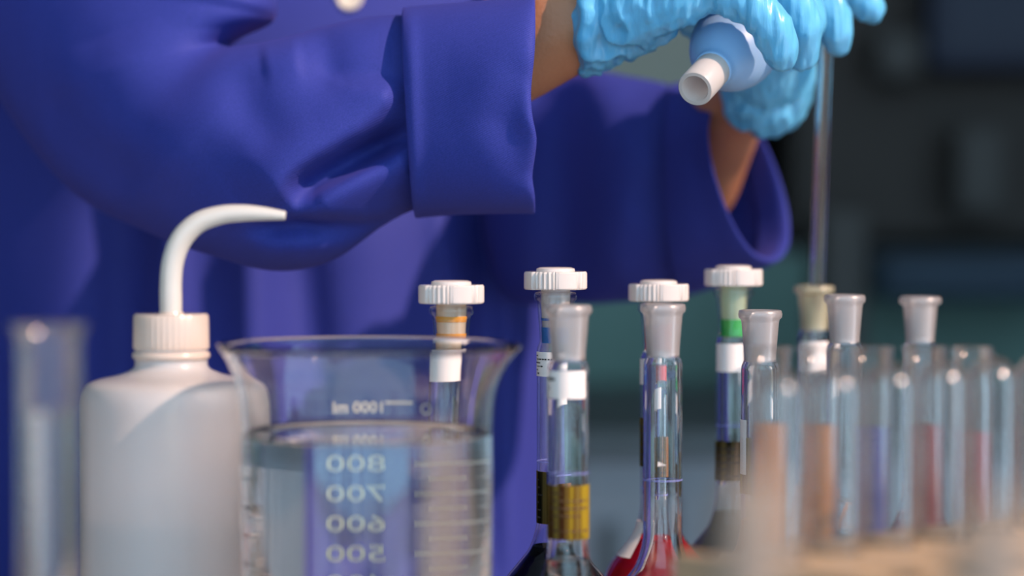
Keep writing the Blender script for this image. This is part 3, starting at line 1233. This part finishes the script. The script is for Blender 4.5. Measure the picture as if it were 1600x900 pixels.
def print_bars(parent, r, z0, z1, a0, a1, rows, mat, seed, hgt=0.5):
    """tiny illegible lines of print on a label, one mesh"""
    rnd = random.Random(seed)
    verts, faces = [], []
    dz = (z1 - z0) / rows
    for i in range(rows):
        zc = z1 - (i + .5) * dz
        a = a0 + rnd.uniform(0, .12) * (a1 - a0)
        while a < a1 - .05 * (a1 - a0):
            w = rnd.uniform(.05, .17) * (a1 - a0)
            b = min(a + w, a1)
            n = 3
            base = len(verts)
            for k in range(n + 1):
                t = a + (b - a) * k / n
                hh = dz * hgt * .5 * rnd.uniform(.6, 1.0)
                verts.append((r * math.cos(t), r * math.sin(t), zc - hh))
                verts.append((r * math.cos(t), r * math.sin(t), zc + hh))
            for k in range(n):
                q = base + 2 * k
                faces.append((q, q + 2, q + 3, q + 1))
            a = b + rnd.uniform(.02, .06) * (a1 - a0)
            if rnd.random() < .22:
                break
    return from_data('print', verts, faces, mat, parent, False)


A = math.radians
# open flask of clear liquid with an amber printed band (in front)
f1, nk, zr = flask('volumetric_flask', 888, 1.045, 476, 'open clear flask with amber printed band and white label, before the blue-ringed one',
                   61, liquid='clear_liquid', level=872)
D = 1.045
band = cyl_patch('amber_band', nk + .0001, Z(840, D), Z(756, D), A(-200), A(20), 'amber_band', f1, n=40)
print_bars(band, nk + .0004, Z(832, D), Z(762, D), A(-150), A(-30), 6, 'brown_print', 3, .35)
lab = cyl_patch('paper_label', nk + .0001, Z(621, D), Z(578, D), A(-165), A(-38), 'paper', f1)
print_bars(lab, nk + .0004, Z(612, D), Z(584, D), A(-160), A(-105), 2, 'ink', 5, .45)
ring_mark(f1, nk, Z(738, D))

# stoppered flask with blue ring and black liquid
f2, nk, zr = flask('volumetric_flask', 868, 1.15, 456, 'flask of black liquid with a white stopper and blue ring', 54,
                   liquid='black_liquid', level=852, stopper=('ring_blue', [(.0205, .0075), (.013, .0012)]), bulb_mat='bulb_glass', neck_mat='bulb_glass')
D = 1.15
lab = cyl_patch('paper_label', nk + .0001, Z(587, D), Z(549, D), A(-172), A(-60), 'paper', f2)
print_bars(lab, nk + .0004, Z(585, D), Z(552, D), A(-168), A(-100), 6, 'ink', 8, .45)
band = cyl_patch('olive_band', nk + .0001, Z(816, D), Z(735, D), A(-200), A(20), 'olive_band', f2, n=40)
print_bars(band, nk + .0004, Z(812, D), Z(742, D), A(-170), A(-40), 6, 'ink', 9, .3)
ring_mark(f2, nk, Z(720, D))

# stoppered flask behind the beaker, orange rings
f3, nk, zr = flask('volumetric_flask', 705, 1.105, 478, 'flask with an orange-ringed stopper standing behind the big beaker', 56,
                   liquid='clear_liquid', level=790, stopper=('ring_orange', [(.0060, .0026), (.0140, .0030)]))
D = 1.105
cyl_patch('paper_label', nk + .0001, Z(588, D), Z(545, D), A(-150), A(-20), 'paper', f3)

# stoppered flask with red liquid
f4, nk, zr = flask('volumetric_flask', 1029, 1.20, 474, 'flask of red liquid with a stopper, behind the open sharp flask', 54,
                   liquid='red_liquid', level=838, stopper=('ring_red', [(.0165, .013)]), bulb_mat='bulb_glass')
D = 1.20
cyl_patch('paper_label', nk + .0001, Z(600, D), Z(560, D), A(-190), A(-90), 'paper', f4)
band = cyl_patch('olive_band', nk + .0001, Z(728, D), Z(652, D), A(-200), A(20), 'olive_band', f4, n=40)
print_bars(band, nk + .0004, Z(725, D), Z(660, D), A(-180), A(-60), 6, 'ink', 12, .3)
ring_mark(f4, nk, Z(762, D))

bulb_patch(f4, nk, .0292, .070, Z(868, D), Z(812, D), A(-215), A(-135))

# sharp open clear flask
f5, nk, zr = flask('volumetric_flask', 1036, 1.09, 474, 'open empty flask with a frosted mouth and blue fill ring, sharpest of the row', 57,)
D = 1.09
ring_mark(f5, nk, Z(749, D))
# small white arrow mark on the neck
verts, r = [], nk + .0002
for (dx, z) in ((-.0027, Z(718, D)), (-.0029, Z(726, D)), (.0012, Z(724, D))):
    a = A(-90) + (dx) / r
    verts.append((r * math.cos(a), r * math.sin(a), z))
from_data('arrow_mark', verts, [(0, 1, 2)], 'paper', f5, False)

# green-ringed stoppered flask
f6, nk, zr = flask('volumetric_flask', 1146, 1.24, 450, 'flask with a green-ringed stopper and white label, right of the centre', 52,
                   liquid='black_liquid', level=800, stopper=('ring_green', [(.0205, .009)]), bulb_mat='bulb_glass')
D = 1.24
cyl_patch('paper_label', nk + .0001, Z(580, D), Z(536, D), A(-165), A(-62), 'paper', f6)
band = cyl_patch('olive_band', nk + .0001, Z(750, D), Z(688, D), A(-200), A(20), 'olive_band', f6, n=40)
print_bars(band, nk + .0004, Z(748, D), Z(694, D), A(-170), A(-40), 5, 'ink', 14, .3)
ring_mark(f6, nk, Z(664, D))

f7, nk, zr = flask('volumetric_flask', 1188, 1.13, 484, 'open frosted-mouth flask with an amber band just right of the green-ringed one', 56,
                   liquid='orange_liquid', level=810)
D = 1.13
cyl_patch('amber_band', nk + .0001, Z(770, D), Z(682, D), A(-200), A(20), 'amber_band', f7, n=40)
cyl_patch('paper_label', nk + .0001, Z(740, D), Z(655, D), A(-185), A(-140), 'paper', f7)

f8, nk, zr = flask('volumetric_flask', 1272, 1.31, 446, 'yellowed open flask that the glass pipette dips into', 52, frost='yellow_glass', rim=.0108,
                   liquid='orange_liquid', level=760)
D = 1.31
cyl_patch('paper_label', nk + .0001, Z(580, D), Z(533, D), A(-150), A(-40), 'paper', f8)

f9, nk, zr = flask('volumetric_flask', 1320, 1.20, 460, 'open frosted-mouth flask right beside the yellowed one', 55, liquid='clear_liquid', level=780)
f10, nk, zr = flask('volumetric_flask', 1438, 1.26, 463, 'rightmost open frosted-mouth flask, standing apart behind the tubes', 55, liquid='red_liquid', level=800, rim=.0108)

# ------------------------------------------------------------------ beaker of water
BDp = 0.98
bx = X(572.5, BDp)
beaker = empty('beaker', (bx, BDp, 0))
tag(beaker, 'large glass beaker of water with mirrored white volume markings', 'beaker')
RB, WB = .0510, .0021
zrim = Z(536, BDp)
outer = [(0, 0), (.040, 0), (.0455, .0012), (.0495, .005), (RB, .011)]
outer += [(RB, .011 + (zrim - .043 - .011) * k / 8) for k in range(1, 9)]
outer += smooth_profile([(RB, zrim - .036), (RB + .0005, zrim - .026), (RB + .0020, zrim - .016), (RB + .0050, zrim - .0075), (RB + .0082, zrim - .0022), (RB + .0090, zrim - .0004)], 4)
inner = [(RB + .0082, zrim + .0002)]
inner += smooth_profile([(RB + .0065, zrim - .0012), (RB + .0030, zrim - .0070), (RB + .0001, zrim - .0155), (RB - .0015, zrim - .026), (RB - WB, zrim - .036)], 4)
inner += [(RB - WB, .012 + (zrim - .043 - .012) * k / 8) for k in range(8, -1, -1)] + [(.0475, .0065), (.043, .0034), (.038, .0028), (0, .0028)]
v, f, fm = lathe(outer + inner, 120)
SP = A(-8)       # spout direction
vv = []
for x, y, z in v:
    r = math.hypot(x, y)
    if z > zrim - .022 and r > .03:
        a = math.atan2(y, x)
        da = (a - SP + PI) % (2 * PI) - PI
        w = math.exp(-(da / .20) ** 2) * min(1, max(0, (z - zrim + .022) / .022)) ** 1.4
        k = 1 + .055 * w
        x, y = x * k, y * k
        z -= .0008 * w
    vv.append((x, y, z))
from_data('glass_body', vv, f, 'glass', beaker, True)
zw = Z(677, BDp)
rw = RB - WB + .00015
wp = [(0, .0027), (.038, .0027), (.0431, .0033), (.0476, .0064), (rw, .0119)] + [(rw, .0119 + (zw - .0119) * k / 6) for k in range(1, 7)]
wp += [(rw, zw + .0010), (rw - .0006, zw + .0003), (rw - .0022, zw - .0004), (rw - .005, zw - .0007), (rw * .5, zw - .0007), (0, zw - .0007)]
lathe_obj('water', wp, 'water', beaker, 120)


def zmark(ml):
    return 0.1122 + (ml - 800) / 100.0 * 0.01255


RP = RB + .00015
for ml in (300, 400, 500, 600, 700, 800):
    wrap_text('volume_number', str(ml), .0092, RP, A(90) + .0055 / RP, zmark(ml), 'scale_print', beaker)
wrap_text('volume_number', '1000 ml', .0072, RP, A(90) + .0065 / RP, Z(637, BDp + RB), 'scale_print', beaker)
vb, fb = [], []


def flush(name):
    from_data(name, vb, fb, 'scale_print', beaker, False)
    vb.clear()
    fb.clear()


def tick(a0, a1, z, h=.0006):
    n = 6
    b = len(vb)
    for k in range(n + 1):
        a = a0 + (a1 - a0) * k / n
        vb.append((RP * math.cos(a), RP * math.sin(a), z - h))
        vb.append((RP * math.cos(a), RP * math.sin(a), z + h))
    for k in range(n):
        q = b + 2 * k
        fb.append((q, q + 2, q + 3, q + 1))
    flush('graduation_mark')


for ml in range(300, 850, 50):
    if ml % 100 == 0:
        tick(A(90) - .0075 / RP, A(90) - .0215 / RP, zmark(ml))
        tick(A(90) - .052 / RP, A(90) - .058 / RP, zmark(ml), .0010)
    else:
        tick(A(90) - .0105 / RP, A(90) - .0175 / RP, zmark(ml))
tick(A(90) - .005 / RP, A(90) - .0175 / RP, Z(628, BDp + RB))
for k in range(16):      # small round maker's mark
    a0, a1 = 2 * PI * k / 16, 2 * PI * (k + 1) / 16
    b = len(vb)
    for aa in (a0, a1):
        for rr in (.0018, .0026):
            t = A(90) - (.024 + rr * math.cos(aa)) / RP
            vb.append((RP * math.cos(t), RP * math.sin(t), Z(638, BDp + RB) + rr * math.sin(aa)))
    fb.append((b, b + 1, b + 3, b + 2))
flush('round_mark')

# ------------------------------------------------------------------ wash bottle
WD = 1.05
wx = X(267, WD)
wb = empty('wash_bottle', (wx, WD, 0))
tag(wb, 'milky plastic wash bottle with a curved spout, left of the beaker', 'wash bottle')
s = FPX / WD
R0 = 140 / s
zsh = Z(602, WD)
op = [(0, 0), (R0 * .86, 0), (R0 * .95, .002), (R0, .008)] + [(R0, .008 + (zsh - .018) * k / 5) for k in range(1, 6)]
op += smooth_profile([(R0, zsh - .009), (R0 * .985, zsh - .004), (R0 * .93, zsh + .0005), (R0 * .80, zsh + .0028), (R0 * .60, zsh + .0045), (.0175, zsh + .0068), (.0158, zsh + .0085)], 4)
op += [(.0155, zsh + .0125), (.0155, zsh + .022)]
ip = [(max(r - .0012, 0), z + (0.0012 if z < .01 else -.0008)) for r, z in op][::-1]
lathe_obj('bottle_body', op, 'ldpe', wb, 72)
zl = Z(802, WD)
lathe_obj('water', [(0, .0016), (R0 * .85, .0016), (R0 - .0018, .009), (R0 - .0018, zl), (0, zl)], 'bottle_water', wb, 64, ang=40)
zc0, zc1 = Z(545, WD), Z(490, WD)
nseg = 120
cv, cf = [], []
prof_c = [(.0150, zc0 + .001, 0), (.0163, zc0, 1), (.0165, zc0 + .001, 1), (.0163, zc1 - .001, 1), (.0155, zc1, 0), (.0055, zc1, 0), (.0052, zc1 + .0008, 0)]
for r, z, rib in prof_c:
    for k in range(nseg):
        rr = r - (.0004 if rib and k % 3 == 0 else 0)
        cv.append((rr * math.cos(2 * PI * k / nseg), rr * math.sin(2 * PI * k / nseg), z))
for i in range(len(prof_c) - 1):
    for k in range(nseg):
        k2 = (k + 1) % nseg
        cf.append((i * nseg + k, i * nseg + k2, (i + 1) * nseg + k2, (i + 1) * nseg + k))
cf.append(tuple((len(prof_c) - 1) * nseg + k for k in range(nseg)))
cap = sharp(from_data('screw_cap', cv, cf, 'cap', wb), 40)
zk = Z(562, WD)
lathe_obj('collar_ring', [(.0150, zk), (.0166, zk + .0006), (.0170, zk + .002), (.0165, zk + .0034), (.0150, zk + .0040)], 'cap', wb, 56)
base_w = Vector((wx, WD, 0))
pts = [(267, 880), (267, 640), (267, 490), (267, 440), (271, 405), (284, 373), (310, 348), (345, 336), (380, 333), (412, 334), (446, 337)]
rad_px = [13, 13, 17.5, 17.5, 17.5, 17.5, 16.5, 15, 13.5, 11, 7]
tube_along('spout_tube', [P(a, b, WD) - base_w for a, b in pts], [r / s for r in rad_px], 'ldpe_tube', wb, 24, 0.6, 6)

# ------------------------------------------------------------------ measuring cylinder (close, left)
CD = 0.79
cyl = empty('measuring_cylinder', (X(76, CD), CD, 0))
tag(cyl, 'blurred glass measuring cylinder closest to the camera at the left edge', 'measuring cylinder')
zt = Z(506, CD)
cr_ = 50 / (FPX / CD)
lathe_obj('glass_body', [(0, .006), (cr_ + .001, .006), (cr_, .012), (cr_, zt - .006), (cr_ + .0008, zt - .003), (cr_ + .0022, zt - .0008), (cr_ + .0016, zt),
                         (cr_ - .0005, zt - .002), (cr_ - .0016, zt - .007), (cr_ - .0016, .013), (0, .013)], 'tube_glass', cyl, 48)
lathe_obj('foot', [(0, 0), (.026, 0), (.027, .002), (.026, .004), (.012, .0065), (0, .0065)], 'tube_glass', cyl, 6 * 8)
lathe_obj('liquid', [(0, .0132), (cr_ - .0015, .0132), (cr_ - .0015, Z(640, CD)), (0, Z(641, CD))], 'clear_liquid', cyl, 40, ang=40)


# ------------------------------------------------------------------ racks and test tubes
def tube_profile(r, length, inverted=False, thread=False, wall=.0011):
    o = [(0, 0)] + [(r * math.sin(t), r - r * math.cos(t)) for t in [PI / 2 * k / 8 for k in range(1, 9)]]
    i = [(r - wall) * 1.0]
    top = length
    if thread:
        o += [(r, top - .016), (r * .93, top - .013)]
        for k in range(3):
            z = top - .0115 + k * .0036
            o += [(r * .93, z), (r * 1.0, z + .0009), (r * 1.0, z + .0016), (r * .93, z + .0025)]
        o += [(r * .93, top - .0004), (r * .90, top)]
    else:
        o += [(r, top - .004), (r + .0003, top - .002), (r + .0009, top - .0008), (r + .0004, top)]
    inn = [(r * .93 - wall if thread else r - wall, top - .0004), (r * .93 - wall if thread else r - wall, top - .014), (r - wall, top - .018)]
    inn += [((r - wall) * math.sin(t), r - (r - wall) * math.cos(t)) for t in [PI / 2 * k / 8 for k in range(8, 0, -1)]] + [(0, wall)]
    p = o + inn
    if inverted:
        p = [(a, length - b) for a, b in p]
    return p


def rack(name, label, loc, rz, length, depth, z_top, holes, mat):
    r = empty(name, loc, rz)
    tag(r, label, 'rack')
    base = box('base_board', -length / 2, length / 2, -depth / 2, depth / 2, 0, .014, mat, r, .0015)
    bm = bmesh.new()
    # top board with real holes: strips between square cells carrying an octagonal opening
    me = bpy.data.meshes.new('top_board')
    hr = .0108
    xs = sorted(h[0] for h in holes)
    ncut = []
    t0, t1 = z_top - .011, z_top
    cell = .0135
    y_rows = sorted(set(round(h[1], 4) for h in holes))

    def quad_prism(x0, x1, y0, y1):
        vs2 = [bm.verts.new(q) for q in box_verts(x0, x1, y0, y1, t0, t1)]
        for ff in BOXF:
            bm.faces.new([vs2[i] for i in ff])

    def hole_cell(cx, cy):
        n = 24
        ringo, ringi = [], []
        for k in range(n):
            a = 2 * PI * k / n
            ca, sa = math.cos(a), math.sin(a)
            m = cell / max(abs(ca), abs(sa))
            ringo.append([bm.verts.new((cx + ca * m, cy + sa * m, z)) for z in (t0, t1)])
            ringi.append([bm.verts.new((cx + ca * hr, cy + sa * hr, z)) for z in (t0, t1)])
        for k in range(n):
            k2 = (k + 1) % n
            bm.faces.new((ringo[k][1], ringo[k2][1], ringi[k2][1], ringi[k][1]))
            bm.faces.new((ringo[k][0], ringi[k][0], ringi[k2][0], ringo[k2][0]))
            bm.faces.new((ringi[k][0], ringi[k][1], ringi[k2][1], ringi[k2][0]))
            bm.faces.new((ringo[k][0], ringo[k2][0], ringo[k2][1], ringo[k][1]))
    ylast = -depth / 2
    for yr in y_rows:
        if yr - cell > ylast + 1e-5:
            quad_prism(-length / 2, length / 2, ylast, yr - cell)
        hx = sorted(h[0] for h in holes if abs(h[1] - yr) < 1e-3)
        xl = -length / 2
        for h in hx:
            if h - cell > xl + 1e-5:
                quad_prism(xl, h - cell, yr - cell, yr + cell)
            hole_cell(h, yr)
            xl = h + cell
        if length / 2 > xl + 1e-5:
            quad_prism(xl, length / 2, yr - cell, yr + cell)
        ylast = yr + cell
    if depth / 2 > ylast + 1e-5:
        quad_prism(-length / 2, length / 2, ylast, depth / 2)
    bmesh.ops.remove_doubles(bm, verts=bm.verts, dist=1e-5)
    bmesh.ops.recalc_face_normals(bm, faces=bm.faces)
    bm.to_mesh(me)
    bm.free()
    link('top_board', me, mat, r, False)
    for sx in (-1, 1):
        x0 = sx * length / 2
        box('end_panel', min(x0, x0 + sx * .009), max(x0, x0 + sx * .009), -depth / 2, depth / 2, 0, z_top + .002, mat, r, .0012)
    return r


# front rack with upturned tubes drying through its holes
RZ = A(40)
u = Vector((math.cos(RZ), math.sin(RZ), 0))
w = Vector((math.sin(RZ), -math.cos(RZ), 0))       # towards the camera
row0 = Vector((.179, .900, 0))
pitch = .0287
n_t = 7
holes = []
ctr_i = 1.5
mid = row0 - u * pitch * ctr_i
center = mid + w * .026
for i in range(-1, 5):
    for yy in (0.026, -0.026):
        holes.append(((ctr_i - i) * pitch, yy))
fr = rack('tube_rack', 'wooden rack holding upturned empty test tubes, nearest at the right', center, RZ, pitch * 6 + .008, .100, .098, holes, 'wood')
tv_, tf_, _ = lathe(tube_profile(.0095, .1490, True), 36)
proto = None
names_pos = ['leftmost', 'second', 'third', 'fourth', 'fifth', 'rightmost']
for n_, i in enumerate(range(4, -2, -1)):
    p = row0 - u * pitch * i
    if proto is None:
        proto = from_data('test_tube', tv_, tf_, 'tube_glass')
        o = proto
    else:
        o = proto.copy()
        COL.objects.link(o)
    o.location = (p.x, p.y, .0142)
    tag(o, 'upturned empty test tube, %s in the back row of the near wooden rack' % names_pos[n_] if n_ in (0, 5) else
        'upturned empty test tube, %s from the left in the near wooden rack' % names_pos[n_], 'test tube', 'upturned test tubes in the wooden rack')

# rear rack with coloured solutions
RD = 0.972
tubes = [(1203, 'orange_liquid', 662, False), (1282, 'orange_liquid', 664, False), (1362, 'blue_liquid', 668, False), (1446, 'red_liquid', 664, False), (1520, 'red_liquid', 676, True)]
cxr = (X(1203, RD) + X(1520, RD)) / 2
rk = empty('tube_rack', (cxr, RD, 0))
tag(rk, 'low wooden rack holding the tubes of orange, blue and red solution', 'rack')
box('base_board', -.060, .060, -.018, .018, 0, .014, 'wood', rk, .0015)
for sx in (-1, 1):
    box('end_panel', sx * .0565 - .0035, sx * .0565 + .0035, -.018, .018, .014, .078, 'wood', rk, .001)
for sy in (-1, 1):
    box('side_rail', -.053, .053, sy * .0140 - .0035, sy * .0140 + .0035, .062, .074, 'wood', rk, .001)
tag_lab = ['leftmost tube of orange solution in the rear rack', 'second tube of orange solution, next to the blue one', 'tube of blue solution between the orange and red ones',
           'tube of red solution beside the blue one', 'screw-necked tube of red solution at the right end of the rear rack']
for (px, liq, lv, th), lb in zip(tubes, tag_lab):
    r_ = empty('test_tube', (X(px, RD), RD, .0142))
    tag(r_, lb, 'test tube', 'filled test tubes in the rear rack')
    top = Z(541, RD) - .0142
    lathe_obj('glass_body', tube_profile(.0086, top, False, th), 'tube_glass', r_, 40)
    ri = .0073
    zl = Z(lv, RD) - .0142
    lp = [(0, .00125)] + [(ri * math.sin(t), .0086 - ri * math.cos(t)) for t in [PI / 2 * k / 8 for k in range(1, 9)]] + [(ri, zl), (ri - .001, zl - .0006), (0, zl - .0008)]
    lathe_obj('liquid', lp, liq, r_, 32)

# drying stand with three wooden pegs, very near the camera
pegs = [(X(688, .60), .60), (X(1175, .50), .50), (X(1556, .45), .45)]
pa_, pb_ = Vector((pegs[0][0], pegs[0][1], 0)), Vector((pegs[2][0], pegs[2][1], 0))
dirv = (pb_ - pa_)
stand = empty('drying_stand', (pa_ + pb_) / 2, math.atan2(dirv.y, dirv.x))
tag(stand, 'wooden drying stand whose blurred pegs rise closest to the camera', 'drying stand')
box('base_board', -dirv.length / 2 - .03, dirv.length / 2 + .03, -.022, .022, 0, .016, 'peg_wood', stand, .002)
ang = -math.atan2(dirv.y, dirv.x)
for (x, y), r0 in zip(pegs, (.0036, .0070, .0070)):
    d = Vector((x, y, 0)) - (pa_ + pb_) / 2
    d.rotate(Matrix.Rotation(ang, 3, 'Z'))
    lathe_obj('peg', smooth_profile([(0, .163), (r0 * .5, .1618), (r0 * .85, .158), (r0, .150)], 4) + [(r0 * 1.1, .06), (r0 * 1.15, .0155)], 'peg_wood', stand, 24, (d.x, d.y, 0))
